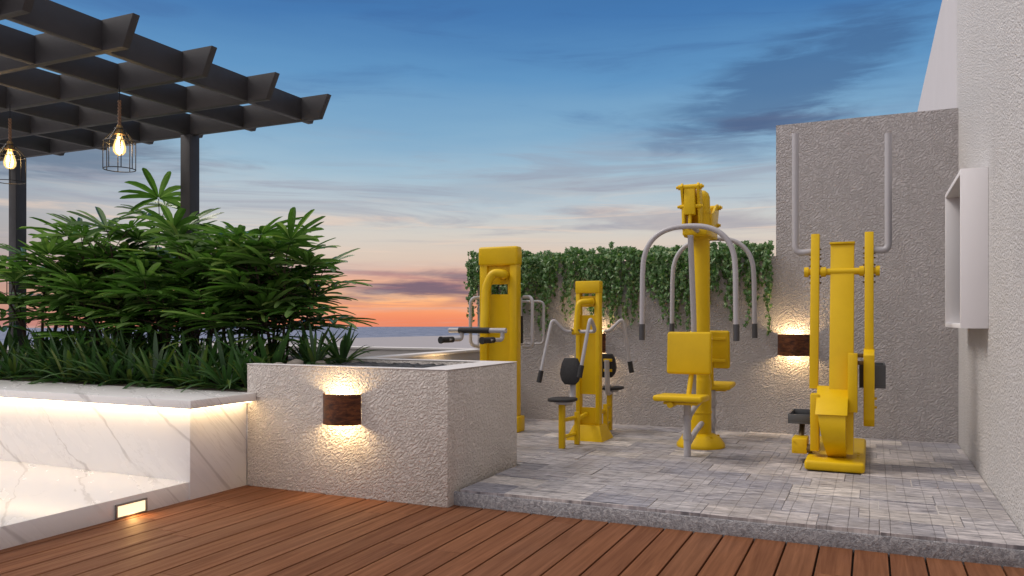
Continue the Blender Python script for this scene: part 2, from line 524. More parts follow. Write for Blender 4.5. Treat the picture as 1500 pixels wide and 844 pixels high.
# step light
t = thing('step_light', (-3.780, 3.135, .037), 'glowing rectangular step light let into the low marble platform', 'lamp')
b = MB(); fx0, fx1 = -3.779, -3.768
b.box(fx0, fx1, 3.032, 3.238, .070, .080, .0015); b.box(fx0, fx1, 3.032, 3.238, .001, .009, .0015)
b.box(fx0, fx1, 3.032, 3.043, .0095, .0695, .0015); b.box(fx0, fx1, 3.227, 3.238, .0095, .0695, .0015)
b.build('frame', 'frame', t)
b = MB(); b.box(-3.779, -3.774, 3.0435, 3.2265, .0095, .0695); b.build('diffuser', 'panel', t)
lg = lamp('step_glow', 'AREA', (.016, 0, .0), 1.0, (1, .55, .18), t, shape='RECTANGLE', size=.18, size_y=.05); lg.rotation_euler = (0, -PI/2+.5, 0)

# bed soil behind the ledge
b = MB(); g = []; rg = random.Random(9)
X = [-9.4+i*.2 for i in range(29)]; X[-1] = -3.79
Y = [4.03+j*.16 for j in range(15)]
def soil_z(x, y): return .60+.12*min(1, max(0, (y-4.15)/.9))
for y in Y: g.append([b.bm.verts.new((x, y, soil_z(x, y)+.02*rg.random())) for x in X])
for j in range(len(Y)-1):
    for i in range(len(X)-1): b.bm.faces.new((g[j][i], g[j][i+1], g[j+1][i+1], g[j+1][i]))
struct(b.build('bed_soil', 'soil'))
# stones at the corner of the bed by the box
for i, (sx, sy, sr) in enumerate(((-3.66, 4.2, .05), (-3.60, 4.33, .035), (-3.69, 4.42, .06), (-3.63, 4.62, .045))):
    b = MB(); bmesh.ops.create_icosphere(b.bm, subdivisions=2, radius=sr)
    for v in b.bm.verts: v.co *= 1+.25*(rg.random()-.5); v.co.z *= .6
    bmesh.ops.translate(b.bm, verts=b.bm.verts[:], vec=(sx, sy, .76+sr*.4))
    o = b.build('stone', 'stone', None); tag(o, 'small pale stone lying on the soil in the planter box corner', 'stone', 'stones in the planter box corner')

# parapets round the terrace on the left
t = thing('parapet_wall', (-3.64, 6.1, 0), 'low pale parapet wall running back from the planter box to the far corner', 'wall')
b = MB(); b.box(-3.70, -3.575, 5.03, 7.14, -.02, .775, .003); b.build('wall', 'inner', t)
b = MB(); b.box(-3.71, -3.562, 5.03, 7.14, .776, .80, .003); b.build('coping', 'coping', t)
t = thing('parapet_wall', (-6.6, 7.2, 0), 'low grey parapet wall with a white top, closing the terrace before the sea', 'wall')
b = MB(); b.box(-9.6, -3.70, 7.15, 7.28, -.02, .775, .003); b.build('wall', 'inner', t)
b = MB(); b.box(-9.6, -3.70, 7.14, 7.29, .776, .80, .003); b.build('coping', 'coping', t)

# back walls
b = MB(); b.box(-3.72, -.764, BY, BY+.14, -.02, 1.66)
tag(b.build('garden_wall', 'tall'), 'taupe stucco back wall with hanging ivy over its top', 'wall')
b = MB(); b.box(-.764, RX-.001, BY, BY+.14, -.02, 2.813)
tag(b.build('screen_wall', 'tall'), 'tall taupe stucco wall in the corner behind the cross trainer', 'wall')
t = thing('building_wall', (RX, 4, 0), 'high pale stucco building wall on the right', 'building')
b = MB(); b.box(RX, RX+.35, -3.5, BY+.14, -.05, 4.29, .003); b.build('facade', 'side', t)
b = MB(); b.box(RX+.002, RX+.35, BY+.142, 22, -19, 4.285, .003); b.build('rear_facade', 'plain', t)

# projecting white box window
t = thing('box_window', (RX, 6.05, 1.53), 'white projecting box window frame on the pale building wall', 'window')
b = MB(); a0, a1 = .496, RX-.001; th = .03
b.box(a0, a1, 5.503, 5.503+th, 1.045, 2.018, .001); b.box(a0, a1, 6.598-th, 6.598, 1.045, 2.018, .001)
b.box(a0, a1, 5.5035+th, 6.5975-th, 2.018-th, 2.018, .001); b.box(a0, a1, 5.5035+th, 6.5975-th, 1.045, 1.045+th, .001)
b.build('frame', 'white', t)
b = MB(); b.box(RX-.02, RX-.012, 5.55, 6.55, 1.091, 1.972); b.build('pane', 'glass', t)

# ------------------------------------------------------------------ wall lamps
def make_sconce(label):
    t = thing('wall_lamp', (0, 0, 0), label, 'lamp', 'curved brown wall lamps')
    W, H, D = .138, .094, .105
    R = (W*W+D*D)/(2*D); cy = -D+R
    a = math.asin(W/R)
    outer = [(R*math.sin(-a+2*a*i/18), cy-R*math.cos(-a+2*a*i/18)) for i in range(19)]
    inner = [(x*.955, min(-.001, y+.006)) for x, y in outer]
    b = MB(); b.prism(outer+inner[::-1], 'Z', -H, H)
    b.build('shade', 'rust', t, off=Vector((0, 0, 0)))
    b = MB(); b.box(-.10, .10, -.008, 0, -H+.012, H-.012, .002); b.build('back_plate', 'frame', t, off=Vector((0, 0, 0)))
    b = MB(); b.tube([(0, -.072, -.035), (0, -.072, -.02), (0, -.072, .02), (0, -.072, .035)], [.008, .016, .016, .008], n=12)
    b.build('bulb', 'bulbglow', t, off=Vector((0, 0, 0)))
    for z, nm in ((.05, 'light_up'), (-.05, 'light_down')):
        lamp(nm, 'POINT', (0, -.072, z), SCONCE, (1, .70, .34), t, shadow_soft_size=.02)
    return t
SCONCE = 5.5
sconce = make_sconce('curved brown metal wall lamp on the front of the cream planter box')
sconce.location = (-2.995, 4.028, .545)
for loc, rz, lab in (((-.612, BY-.002, .876), 0, 'curved brown metal wall lamp on the taupe wall beside the tall cross trainer'),
                     ((-2.47, BY-.002, .872), 0, 'curved brown metal wall lamp on the taupe wall, mostly hidden behind the chest press'),
                     ((-3.573, 6.15, .53), PI/2, 'wall lamp low on the side parapet behind the planter box')):
    c = copy_tree(sconce); c.location = loc; c.rotation_euler = (0, 0, rz); c['label'] = lab

# ------------------------------------------------------------------ pergola
t = thing('pergola', (-6.5, 3.8, .55), 'charcoal timber pergola of crossing beams over the planted bed', 'pergola')
z0, z1 = 2.737, 2.925
for k in range(6):
    y = 5.2-.615*k
    b = MB(); b.prism([(-9.6, z0), (-4.085, z0), (-3.995, z1), (-9.6, z1)], 'Y', y-.025, y+.025, .002); b.build('rafter', 'pergola', t)
for k in range(9):
    x = -4.285-.62*k
    b = MB(); b.prism([(1.8, z0+.004), (5.32, z0+.004), (5.40, z1-.004), (1.8, z1-.004)], 'X', x-.024, x+.024, .002); b.build('cross_beam', 'pergola', t)
for x in (-5.525, -7.89):
    b = MB(); b.box(x-.056, x+.056, 5.144, 5.256, .5, z0-.002, .003); b.build('post', 'pergola', t)

# pendant lamps
def make_pendant():
    t = thing('pendant_lamp', (0, 0, 0), '', 'lamp', 'wire cage pendant lamps')
    Z = Vector((0, 0, 0))
    b = MB(); b.cyl((0, 0, 2.735), (0, 0, 2.60), .003, 8); b.build('cord', 'wire', t, off=Z)
    b = MB()
    for ph in (0, PI): b.tube([(.007*math.cos(ph+i*.9), .007*math.sin(ph+i*.9), 2.625-i*.0066) for i in range(28)], .006, n=6)
    b.build('twisted_rope', 'rope', t, off=Z)
    b = MB(); b.lathe([(0, 2.452), (.018, 2.450), (.024, 2.435), (.024, 2.405), (.034, 2.400), (.036, 2.388), (0, 2.386)], 0, 0, 16); b.build('socket', 'brass', t, off=Z)
    b = MB(); N = 8; R = .103
    for k in range(N):
        a = 2*PI*k/N+.2
        c, s_ = math.cos(a), math.sin(a)
        b.tube([(.032*c, .032*s_, 2.425), (R*c, R*s_, 2.335), (R*c, R*s_, 2.145)], .0032, fillet=.01, n=6)
    for z, r in ((2.145, R), (2.335, R), (2.425, .034)):
        b.tube([(r*math.cos(2*PI*k/32), r*math.sin(2*PI*k/32), z) for k in range(32)], .0034, n=6, closed=True)
    b.build('cage', 'wire', t, off=Z)
    b = MB(); b.lathe([(.014, 2.390), (.018, 2.375), (.033, 2.335), (.043, 2.295), (.040, 2.268), (.025, 2.248), (0, 2.241)], 0, 0, 20)
    bo = b.build('bulb', 'bulb', t, off=Z)
    b = MB()
    for k in range(5):
        a = 2*PI*k/5; a2 = a+.5
        b.tube([(.008*math.cos(a), .008*math.sin(a), 2.372), (.024*math.cos(a2), .024*math.sin(a2), 2.30), (.018*math.cos(a2+.4), .018*math.sin(a2+.4), 2.268)], .0022, n=6)
    b.build('filament', 'filament', bo, off=Z)
    lamp('bulb_light', 'POINT', (0, 0, 2.30), 2.5, (1, .66, .30), t, shadow_soft_size=.03)
    return t
p = make_pendant(); p.location = (-4.765, 3.86, 0); p['label'] = 'wire cage pendant lamp with glowing bulb, hanging nearer the end of the pergola'
c = copy_tree(p); c.location = (-5.955, 3.865, 0); c['label'] = 'wire cage pendant lamp cut by the left edge of the photo, before the pergola post'

# ------------------------------------------------------------------ plants
def add_fan(b, base, az, tilt, size, rg, nl=9):
    """one palm fan: leaflets radiating from 'base'; az is the heading, tilt the pitch of the fan's axis"""
    h = Vector((math.cos(az), math.sin(az), 0)); side = Vector((-h.y, h.x, 0))
    ax = h*math.cos(tilt)+Vector((0, 0, 1))*math.sin(tilt)
    up = side.cross(ax)*-1
    if up.z < 0: up = -up
    spread = math.radians(rg.uniform(92, 118))
    for i in range(nl):
        u = -1+2*i/(nl-1)
        a = u*spread+rg.uniform(-.05, .05)
        d = ax*math.cos(a)+side*math.sin(a)
        d = (d+up*rg.uniform(.08, .26)).normalized()
        wv = up.cross(d).normalized()
        L = size*(1-.30*abs(u)**1.5)*rg.uniform(.9, 1.08); W = size*.074*rg.uniform(.85, 1.15)
        droop = rg.uniform(.10, .30)
        prevr = None
        for ts, wf in ((.03, .22), (.25, .75), (.5, 1.0), (.75, .95), (.93, .66), (1.0, .16)):
            c = base+d*(L*ts)+Vector((0, 0, -1))*(droop*L*ts*ts)
            w = wv*(W*wf)
            r = [b.bm.verts.new(c-w+up*(W*wf*.38)), b.bm.verts.new(c), b.bm.verts.new(c+w+up*(W*wf*.38))]
            if prevr:
                b.bm.faces.new((prevr[0], prevr[1], r[1], r[0])); b.bm.faces.new((prevr[1], prevr[2], r[2], r[1]))
            prevr = r
def make_palm(seed, height, ncane, label, group=None, spread=.28, lo=.5):
    rg = random.Random(seed)
    t = thing('lady_palm', (0, 0, 0), label, 'palm', group)
    Z = Vector((0, 0, 0)); lf = MB(); st = MB(); pt = MB()
    for c in range(ncane):
        a = 2*PI*(c+rg.random()*.7)/ncane; r0 = rg.uniform(.02, .12)
        hh = height*(1 if c == 0 else rg.uniform(.58, .96))
        lean = spread*rg.uniform(.3, 1)
        p0 = Vector((r0*math.cos(a), r0*math.sin(a), -.06))
        p1 = Vector(((r0+lean*.4)*math.cos(a), (r0+lean*.4)*math.sin(a), hh*.5))
        p2 = Vector(((r0+lean)*math.cos(a), (r0+lean)*math.sin(a), hh*.86))
        pts = [p0*(1-u)**2+p1*2*u*(1-u)+p2*u*u for u in [i/7 for i in range(8)]]
        st.tube(pts, [.012]*4+[.009]*4, n=6)
        nf = rg.randint(8, 10)
        for k in range(nf):
            u = lo+(1-lo)*k/(nf-1)
            i = min(6, int(u*7)); q = pts[i]+(pts[i+1]-pts[i])*(u*7-i)
            az = k*2.4+rg.uniform(-.4, .4)+a
            top = k/(nf-1)
            el = math.radians(-2+62*top**1.6)+rg.uniform(-.15, .15)
            L = rg.uniform(.14, .30)*(1 if top < .9 else .6)
            d = Vector((math.cos(az)*math.cos(el), math.sin(az)*math.cos(el), math.sin(el)))
            e = q+d*L+Vector((0, 0, .05))
            pt.tube([q, q+d*L*.5+Vector((0, 0, .045)), e], .0038, n=5)
            add_fan(lf, e, az, el*.45+rg.uniform(-.12, .16), rg.uniform(.31, .43), rg, rg.randint(8, 10))
    lf.build('foliage', 'palm', t, recalc=False, off=Z)
    s_ = st.build('cane', 'cane', t, off=Z); pt.build('petiole', 'cane', t, off=Z)
    return t
PAL = 'lady palms in the planted bed'
# seed, height above soil, canes, x, y, label
palms = [
    (1, 1.50, 5, -6.08, 5.0, 'tallest lady palm, its pale top fans before the sky left of the nearer pergola post', None),
    (2, 1.12, 5, -5.12, 4.95, 'lady palm with dark fans standing right before the nearer pergola post', None),
    (3, 1.02, 5, -4.26, 4.95, 'bushy lady palm at the right end of the bed, overhanging the planter box', None),
    (4, 1.22, 5, -6.45, 4.90, 'lady palm near the left edge of the photo', None),
    (5, 1.20, 4, -6.25, 5.45, 'lady palm before the far pergola post', None),
    (6, .86, 5, -5.35, 4.86, 'lower lady palm in the front row of the bed', PAL),
    (7, .78, 5, -4.62, 4.80, 'lower lady palm in the front row of the bed', PAL),
    (8, 1.0, 5, -6.9, 5.5, 'lower lady palm at the back of the bed', PAL+', back row'),
    (9, .92, 5, -4.75, 5.35, 'lower lady palm at the back of the bed', PAL+', back row'),
    (10, 1.1, 5, -6.9, 4.75, 'lower lady palm in the front row of the bed', PAL),
    (11, .82, 5, -5.95, 4.75, 'lower lady palm in the front row of the bed', PAL),
]
for sd, h, nc, x, y, lab, gr in palms:
    p = make_palm(sd, h, nc, lab, gr); p.location = (x, y, soil_z(x, y)); p.rotation_euler = (0, 0, sd*1.3)

def make_strap(seed):
    rg = random.Random(100+seed)
    b = MB()
    nb = rg.randint(34, 42)
    for k in range(nb):
        az = k*2.4+rg.uniform(-.3, .3); h = Vector((math.cos(az), math.sin(az), 0)); side = Vector((-h.y, h.x, 0))
        el = math.radians(rg.uniform(18, 76)); L = rg.uniform(.28, .48); W = rg.uniform(.010, .018)
        dr = rg.uniform(.35, 1.0)*math.cos(el)
        prevr = None; tw = rg.uniform(-.3, .3)
        for ts, wf in ((0, .55), (.2, .85), (.4, 1), (.6, .95), (.78, .7), (.92, .38), (1, .05)):
            c = h*(L*ts*math.cos(el)+.015)+Vector((0, 0, L*ts*math.sin(el)-dr*L*ts*ts*.75-.01))+side*(tw*L*ts*ts*.3)
            w = side*(W*wf); z = Vector((0, 0, W*wf*.5))
            r = [b.bm.verts.new(c-w+z), b.bm.verts.new(c), b.bm.verts.new(c+w+z)]
            if prevr:
                b.bm.faces.new((prevr[0], prevr[1], r[1], r[0])); b.bm.faces.new((prevr[1], prevr[2], r[2], r[1]))
            prevr = r
    return b.build('strap_leaf_plant', 'strap', None, recalc=False)
protos = [make_strap(i) for i in range(4)]
rg = random.Random(21); cnt = 0
FR = 'low strap-leaved plants along the front of the bed'; BK = 'low strap-leaved plants under the palms'
spots = []
for k in range(13): spots.append((-3.92-k*.225+rg.uniform(-.04, .04), 4.22+rg.uniform(-.03, .04), 0))
for k in range(13): spots.append((-4.0-k*.25+rg.uniform(-.06, .06), 4.47+rg.uniform(-.06, .06), 1))
for k in range(10): spots.append((-4.0-k*.33+rg.uniform(-.06, .06), 4.85+rg.uniform(-.08, .08), 1))
spots += [(-3.68, 4.62, 2), (-3.62, 4.86, 2)]
for i, (x, y, kd) in enumerate(spots):
    o = protos[i] if i < 4 else protos[i % 4].copy()
    if i >= 4: COL.objects.link(o)
    o.location = (x, y, soil_z(x, y) if kd < 2 else .76); o.rotation_euler = (0, 0, rg.random()*6.28)
    s_ = rg.uniform(.85, 1.2)*(1.15 if kd == 1 else 1); o.scale = (s_, s_, s_)
    tag(o, ('low strap-leaved plant at the front edge of the bed, beside the marble slab', 'low strap-leaved plant growing under the palms, behind the front row', 'strap-leaved plant growing in the left corner of the planter box')[kd], 'plant', (FR, BK, 'strap-leaved plants in the planter box')[kd])

# hanging ivy
t = thing('hanging_ivy', (-2.25, BY, 1.66), 'dark green ivy hanging in strands over the top of the back wall', 'ivy')
b = MB(); v = MB(); rg = random.Random(31)
def ivy_leaf(c, s):
    az = rg.uniform(-2.6, -.5); el = rg.uniform(-.9, .5)
    nrm = Vector((math.cos(az)*math.cos(el), math.sin(az)*math.cos(el), math.sin(el)+.35)).normalized()
    dn = Vector((rg.uniform(-.5, .5), rg.uniform(-.4, .1), -1)); dn = (dn-nrm*dn.dot(nrm)).normalized(); sd = nrm.cross(dn)
    P = [(0, -.35), (.48, -.45), (.30, -.05), (.52, .22), (.18, .28), (0, .75), (-.18, .28), (-.52, .22), (-.30, -.05), (-.48, -.45)]
    ctr = b.bm.verts.new(c+nrm*s*.12)
    vs = [b.bm.verts.new(c+sd*(x*s)+dn*(y*s)) for x, y in P]
    for i in range(len(vs)): b.bm.faces.new((ctr, vs[i], vs[(i+1) % len(vs)]))
x = -3.80
while x < -.80:
    clump = .5+.5*math.sin(x*7.3+1.1*math.sin(x*3.1))
    L = rg.uniform(.30, .46)+clump*rg.uniform(.03, .16)+(rg.uniform(.12, .38) if rg.random() < .36 else 0)
    if rg.random() < .12*(1.2-clump): x += .04
    yb = BY-.02-rg.uniform(0, .06)
    ph = rg.random()*6; zz = 1.70
    pts = []
    n = int(L/.021)
    for k in range(n):
        z = 1.70-k*.021; xx = x+.014*math.sin(ph+k*.35)
        pts.append((xx, yb, z))
        for q in range(2 if k < n*.7 else 1):
            ivy_leaf(Vector((xx+rg.gauss(0, .014), yb+rg.uniform(-.045, .012), z+rg.uniform(-.012, .012))), rg.uniform(.034, .058)*(1-.3*k/n))
    if len(pts) > 2: v.tube(pts[::3]+[pts[-1]], .002, n=4)
    x += rg.uniform(.018, .034)
for k in range(2300):
    xx = rg.uniform(-3.80, -.80); bump = .055+.018*math.sin(xx*9)*math.sin(xx*4.3+1)+.018*math.sin(xx*23)
    zz = 1.66+rg.random()**.8*max(.03, bump+.06)
    ivy_leaf(Vector((xx, BY+rg.uniform(-.07, .15), zz)), rg.uniform(.028, .048))
for xx, zz in ((-2.27, 1.80), (-2.262, 1.83), (-2.28, 1.815), (-1.02, 1.77), (-1.01, 1.79), (-3.3, 1.79)):
    for q in range(3): ivy_leaf(Vector((xx+rg.uniform(-.01, .01), BY-.02, zz)), .04)
for s_ in range(9):       # strands round the free end of the wall
    xx = -3.76+rg.uniform(-.05, .03); yy = BY+rg.uniform(-.02, .16); L = rg.uniform(.35, .66)
    for k in range(int(L/.022)):
        ivy_leaf(Vector((xx+rg.gauss(0, .012), yy+rg.gauss(0, .014), 1.69-k*.022)), rg.uniform(.026, .042))
b.build('foliage', 'ivy', t, recalc=False); v.build('vine', 'vine', t)

# ------------------------------------------------------------------ exercise machines
# A: triceps bar station
ax = -3.02; fy = 6.36
t = thing('cable_station', (ax, 6.45, ZP), 'broad yellow gym column with a black-gripped push bar behind the planter box', 'gym machine')
b = MB()
b.box(-3.222, -3.147, fy, fy+.10, ZP+.1, 1.62, .008); b.box(-2.925, -2.855, fy, fy+.10, ZP+.1, 1.62, .008); b.build('column', 'yellow', t)
b = MB(); b.box(-3.232, -2.846, fy-.012, fy+.112, 1.58, 1.752, .022, seg=4); b.build('cap', 'yellow', t)
b = MB(); b.box(-3.148, -2.924, fy+.03, fy+.06, 1.415, 1.60); b.box(-3.148, -2.924, fy+.03, fy+.06, ZP+.1, 1.325); b.box(-2.955, -2.924, fy+.03, fy+.06, 1.326, 1.414); b.build('panel', 'yellow', t)
b = MB(); b.box(-3.25, -2.828, fy-.03, fy+.13, ZP, ZP+.14, .012); b.build('base', 'yellow', t)
b = MB(); b.lathe([(0, -.012), (.062, -.012), (.066, -.004), (.066, .004), (0, .004)], 0, 0, 24)
bmesh.ops.transform(b.bm, matrix=Matrix.Translation((-3.0, fy+.024, 1.495)) @ Matrix.Rotation(PI/2, 4, 'X'), verts=b.bm.verts[:])
b.bolts([(-3.0+.045*math.cos(k*PI/3), fy+.016, 1.495+.045*math.sin(k*PI/3)) for k in range(6)], (0, -1, 0), .006, .012)
b.build('flange', 'yellow', t)
b = MB(); b.tube([(-3.0, fy+.03, 1.495), (-2.938, 6.3, 1.498), (-3.044, 6.27, 1.517), (-3.101, 6.25, 1.39), (-3.088, 6.21, 1.208), (-3.071, 6.15, 1.017)], .038, fillet=.06, n=16); b.build('lever', 'yellow', t)
by = 6.12
b = MB(); b.tube([(-3.40, by, 1.004), (-2.845, by, 1.004)], .022, n=14)
for xx in (-3.275, -2.88):
    b.tube([(xx, by, 1.0), (xx, by, .925), (xx-.02, by-.07, .925), (xx-.045, by-.16, .925)], .018, fillet=.04, n=12)
b.build('push_bar', 'grey', t)
b = MB(); b.tube([(-3.30, by, 1.004), (-3.0, by, 1.004)], .027, n=14); b.build('foam_sleeve', 'black', t)
for xx in (-3.275, -2.88):
    b = MB(); b.tube([(xx-.035, by-.10, .925), (xx-.075, by-.225, .923)], .026, n=12); b.tube([(xx-.075, by-.225, .923), (xx-.08, by-.24, .923)], .031, n=12); b.build('grip', 'black', t)
for xa, xb in ((-3.21, -3.335), (-2.83, -2.72)):
    b = MB(); b.tube([(xa, fy+.10, 1.30), (xb, fy+.04, 1.30), (xb, fy+.04, .855), (xa, fy+.10, .855)], .016, fillet=.07, n=10); b.build('side_handle', 'grey', t)
for xa, xb in ((-3.21, -3.34), (-2.95, -2.79)):
    b = MB(); b.tube([(xa, 6.80, 1.268), (xb, 6.84, 1.268), (xb, 6.84, .870), (xa, 6.80, .870)], .012, fillet=.05, n=10); b.tube([(xa, 6.50, 1.268), (xa, 6.80, 1.268)], .012, n=8); b.tube([(xa, 6.50, .87), (xa, 6.80, .87)], .012, n=8); b.build('rear_handle', 'grey', t)
b = MB(); b.box(-2.955, -2.915, 6.62, 6.65, .88, 1.20, .008); b.build('rear_pad', 'black', t)
b = MB(); b.box(-2.96, -2.91, 6.51, 6.62, 1.13, 1.30, .006); b.build('rear_bracket', 'grey', t)

# B: twin seat chest press
cx, y0, y1 = -2.146, 6.22, 6.30
t = thing('chest_press', (cx, 6.28, ZP), 'slim yellow twin-seat chest press with black pads and bent grey arms', 'gym machine')
b = MB(); b.box(cx-.104, cx-.068, y0, y1, .2, 1.33, .006); b.box(cx+.068, cx+.104, y0, y1, .2, 1.33, .006); b.build('column', 'yellow', t)
b = MB(); b.box(cx-.107, cx+.107, y0-.006, y1+.006, 1.318, 1.42, .008); b.build('cap', 'yellow', t)
b = MB()
b.box(cx-.073, cx+.073, y0+.028, y0+.05, 1.205, 1.295); b.box(cx-.073, cx+.073, y0+.028, y0+.05, .475, 1.135); b.box(cx-.073, cx+.073, y0+.028, y0+.05, .2, .365)
b.box(cx+.05, cx+.073, y0+.028, y0+.05, 1.136, 1.204)
b.build('panel', 'yellow', t)
b = MB()
vs = [[b.bm.verts.new((cx+sx*w, 6.28+sy*d, z)) for sx, sy in ((-1, -1), (1, -1), (1, 1), (-1, 1))] for w, d, z in ((.158, .15, ZP), (.152, .145, ZP+.02), (.112, .085, .222))]
for a, c in zip(vs, vs[1:]):
    for k in range(4): b.bm.faces.new((a[k], a[(k+1) % 4], c[(k+1) % 4], c[k]))
b.bm.faces.new(vs[0]); b.bm.faces.new(vs[-1]); b.build('base', 'yellow', t)
b = MB(); b.tube([(cx+.03, y0+.03, 1.247), (cx+.03, y0-.04, 1.247), (cx-.05, y0-.075, 1.245), (cx-.06, y0-.09, 1.1), (cx-.062, y0-.10, .985)], .024, fillet=.05, n=12); b.build('lever', 'yellow', t)
b = MB(); b.cyl((cx-.10, y0-.09, .998), (cx-.02, y0-.09, .998), .026, 12); b.build('arm_hub', 'yellow', t)
b = MB(); b.cyl((cx+.03, y0-.01, 1.247), (cx+.03, y0+.03, 1.247), .034, 16); b.build('pivot', 'yellow', t)
for xx in (-.09, -.03):
    b = MB(); b.bolts([(cx+xx, y0-.113, 1.012)], (0, -1, 0), .008, .016); b.build('bolt', 'bolt', t)
arms = [
    [(cx-.08, 6.13, 1.0), (-2.29, 6.09, .998), (-2.385, 6.03, 1.108), (-2.452, 5.91, .60)],
    [(cx-.04, 6.13, 1.0), (-1.99, 5.97, 1.004), (-1.995, 5.85, 1.118), (-2.058, 5.78, .66)],
    [(cx+.08, 6.42, 1.0), (-2.02, 6.42, 1.0), (-1.915, 6.46, 1.112), (-1.855, 6.52, .66)],
    [(cx-.10, 6.44, 1.0), (-2.30, 6.55, 1.0), (-2.355, 6.58, 1.09), (-2.39, 6.60, .67)],
]
for A in arms:
    b = MB(); b.tube(A, .0145, fillet=.05, n=10); ar = b.build('arm', 'grey', t)
    e = Vector(A[3]); d = (Vector(A[2])-e).normalized()
    b = MB(); b.tube([e+d*.085, e-d*.012], .021, n=10); b.build('grip', 'black', ar)
def bp_seat(sgn, sx):
    """seat assembly; sgn -1 faces the camera"""
    yc = 6.28
    Y = lambda d: yc+sgn*d
    b = MB(); b.box(sx-.022, sx+.022, min(Y(.54), Y(.585)), max(Y(.54), Y(.585)), ZP, .45, .004)
    b.box(sx+.02, sx+.058, min(Y(.305), Y(.345)), max(Y(.305), Y(.345)), ZP, .36, .004)
    for z in (.185, .315): b.tube([(sx, Y(.545), z), (sx+.03, Y(.32), z)], .016, n=8)
    b.tube([(sx+.035, Y(.325), .30), (cx-.01, Y(.06), .31)], .02, n=10)
    b.build('seat_frame', 'yellow', t)
    b = MB()
    outline = []
    for k in range(28):
        a = 2*PI*k/28; ca, sa = math.cos(a), math.sin(a)
        x = sx+.012+.105*math.copysign(abs(ca)**.7, ca); yy = Y(.58)+.125*math.copysign(abs(sa)**.7, sa)
        outline.append((x, yy))
    b.prism(outline, 'Z', .470, .492, .006); b.build('seat', 'black', t)
    b = MB(); b.tube([(sx+.02, Y(.56), .452), (sx+.025, Y(.43), .445), (sx+.03, Y(.405), .50), (sx+.03, Y(.385), .74)], .023, fillet=.05, n=10); b.lathe([(0, .446), (.06, .447), (.075, .468), (0, .469)], sx+.012, Y(.58), 16); b.build('backrest_post', 'grey', t)
    pts = [(-.052, .105), (.052, .105), (.074, .06), (.086, -.02), (.07, -.072), (.042, -.105), (-.042, -.105), (-.07, -.072), (-.086, -.02), (-.074, .06)]
    b = MB(); mt = Matrix.Translation((sx+.02, Y(.425), .690)) @ Matrix.Rotation(-sgn*math.radians(-6), 4, 'X')
    b.prism(pts, 'Y', -.018, .018, .006, mt); b.build('backrest', 'black', t)
    for z in (.65, .74):
        b = MB(); b.box(sx-.005, sx+.075, min(Y(.392), Y(.404)), max(Y(.392), Y(.404)), z-.012, z+.012, .003); b.build('bracket', 'yellow', t)
bp_seat(-1, -2.18); bp_seat(1, -2.15)

# C: twin seat pull-down
cx, cy = -1.222, 6.27
t = thing('pull_down_machine', (cx, cy, ZP), 'round yellow post with arched grey arms and two yellow seats', 'gym machine')
b = MB(); b.lathe([(.082, .2), (.082, .62), (.079, .625), (.072, .66), (.070, 1.73), (.076, 1.735), (.080, 1.745), (.080, 1.775), (.0, 1.776)], cx, cy, 28)
b.lathe([(.084, .36), (.086, .363), (.086, .378), (.084, .381)], cx, cy, 28); b.build('post', 'yellow', t)
b = MB(); b.lathe([(0, ZP), (.185, ZP), (.188, ZP+.012), (.182, ZP+.03), (.150, ZP+.075), (.115, ZP+.098), (.088, ZP+.106), (0, ZP+.106)], cx, cy, 32); b.bolts([(cx+.135*math.cos(k*PI/3+.3), cy+.135*math.sin(k*PI/3+.3), ZP+.08) for k in range(6)], (0, 0, 1), .011, .014); b.build('base', 'yellow', t)
b = MB(); b.lathe([(.074, 1.76), (.074, 1.93), (.077, 1.932), (.077, 1.955), (.073, 1.958), (.070, 2.06), (.060, 2.09), (.035, 2.112), (0, 2.118)], cx, cy, 26); b.build('head', 'yellow', t)
def cam_arm(sgn, dz, name='linkage'):
    cx = -1.222+(0 if sgn < 0 else .05); kk = 1 if sgn < 0 else 1.25
    Y = lambda d: cy+sgn*d*kk
    for s_ in (-1, 1):
        b = MB()
        x = cx-.035+s_*.062
        o = [(Y(.0), 1.745), (Y(.12), 1.74), (Y(.185), 1.80), (Y(.205), 1.88+dz*.4), (Y(.22), 2.0+dz), (Y(.268), 2.115+dz), (Y(.235), 2.142+dz), (Y(.165), 2.12+dz), (Y(.06), 1.99+dz*.5), (Y(.0), 1.93)]
        b.prism(o, 'X', x-.009, x+.009, .002)
        b.build(name+'_plate', 'yellow', t)
    b = MB(); b.cyl((cx-.125, Y(.23), 2.112+dz), (cx+.055, Y(.23), 2.112+dz), .020, 14)
    b.cyl((cx-.118, Y(.215), 1.965+dz), (cx+.045, Y(.215), 1.965+dz), .017, 12)
    b.box(cx-.082, cx+.002, min(Y(.14), Y(.245)), max(Y(.14), Y(.245)), 1.90+dz, 2.10+dz, .006)
    for s_ in (-.024, .024): b.cyl((cx-.062+s_, Y(.215), 1.965+dz), (cx-.062+s_, Y(.235), 1.79), .0135, 10)
    b.bolts([(cx-.13, Y(.23), 2.112+dz), (cx-.123, Y(.215), 1.965+dz)], (-1, 0, 0), .012, .012); b.bolts([(cx+.056, Y(.23), 2.112+dz), (cx+.046, Y(.215), 1.965+dz)], (1, 0, 0), .012, .012)
    b.build(name, 'yellow', t)
cam_arm(-1, 0); cam_arm(1, -.10)
b = MB(); b.box(cx-.095, cx+.09, cy-.235, cy+.235, 1.742, 1.80, .01); b.build('yoke', 'yellow', t)
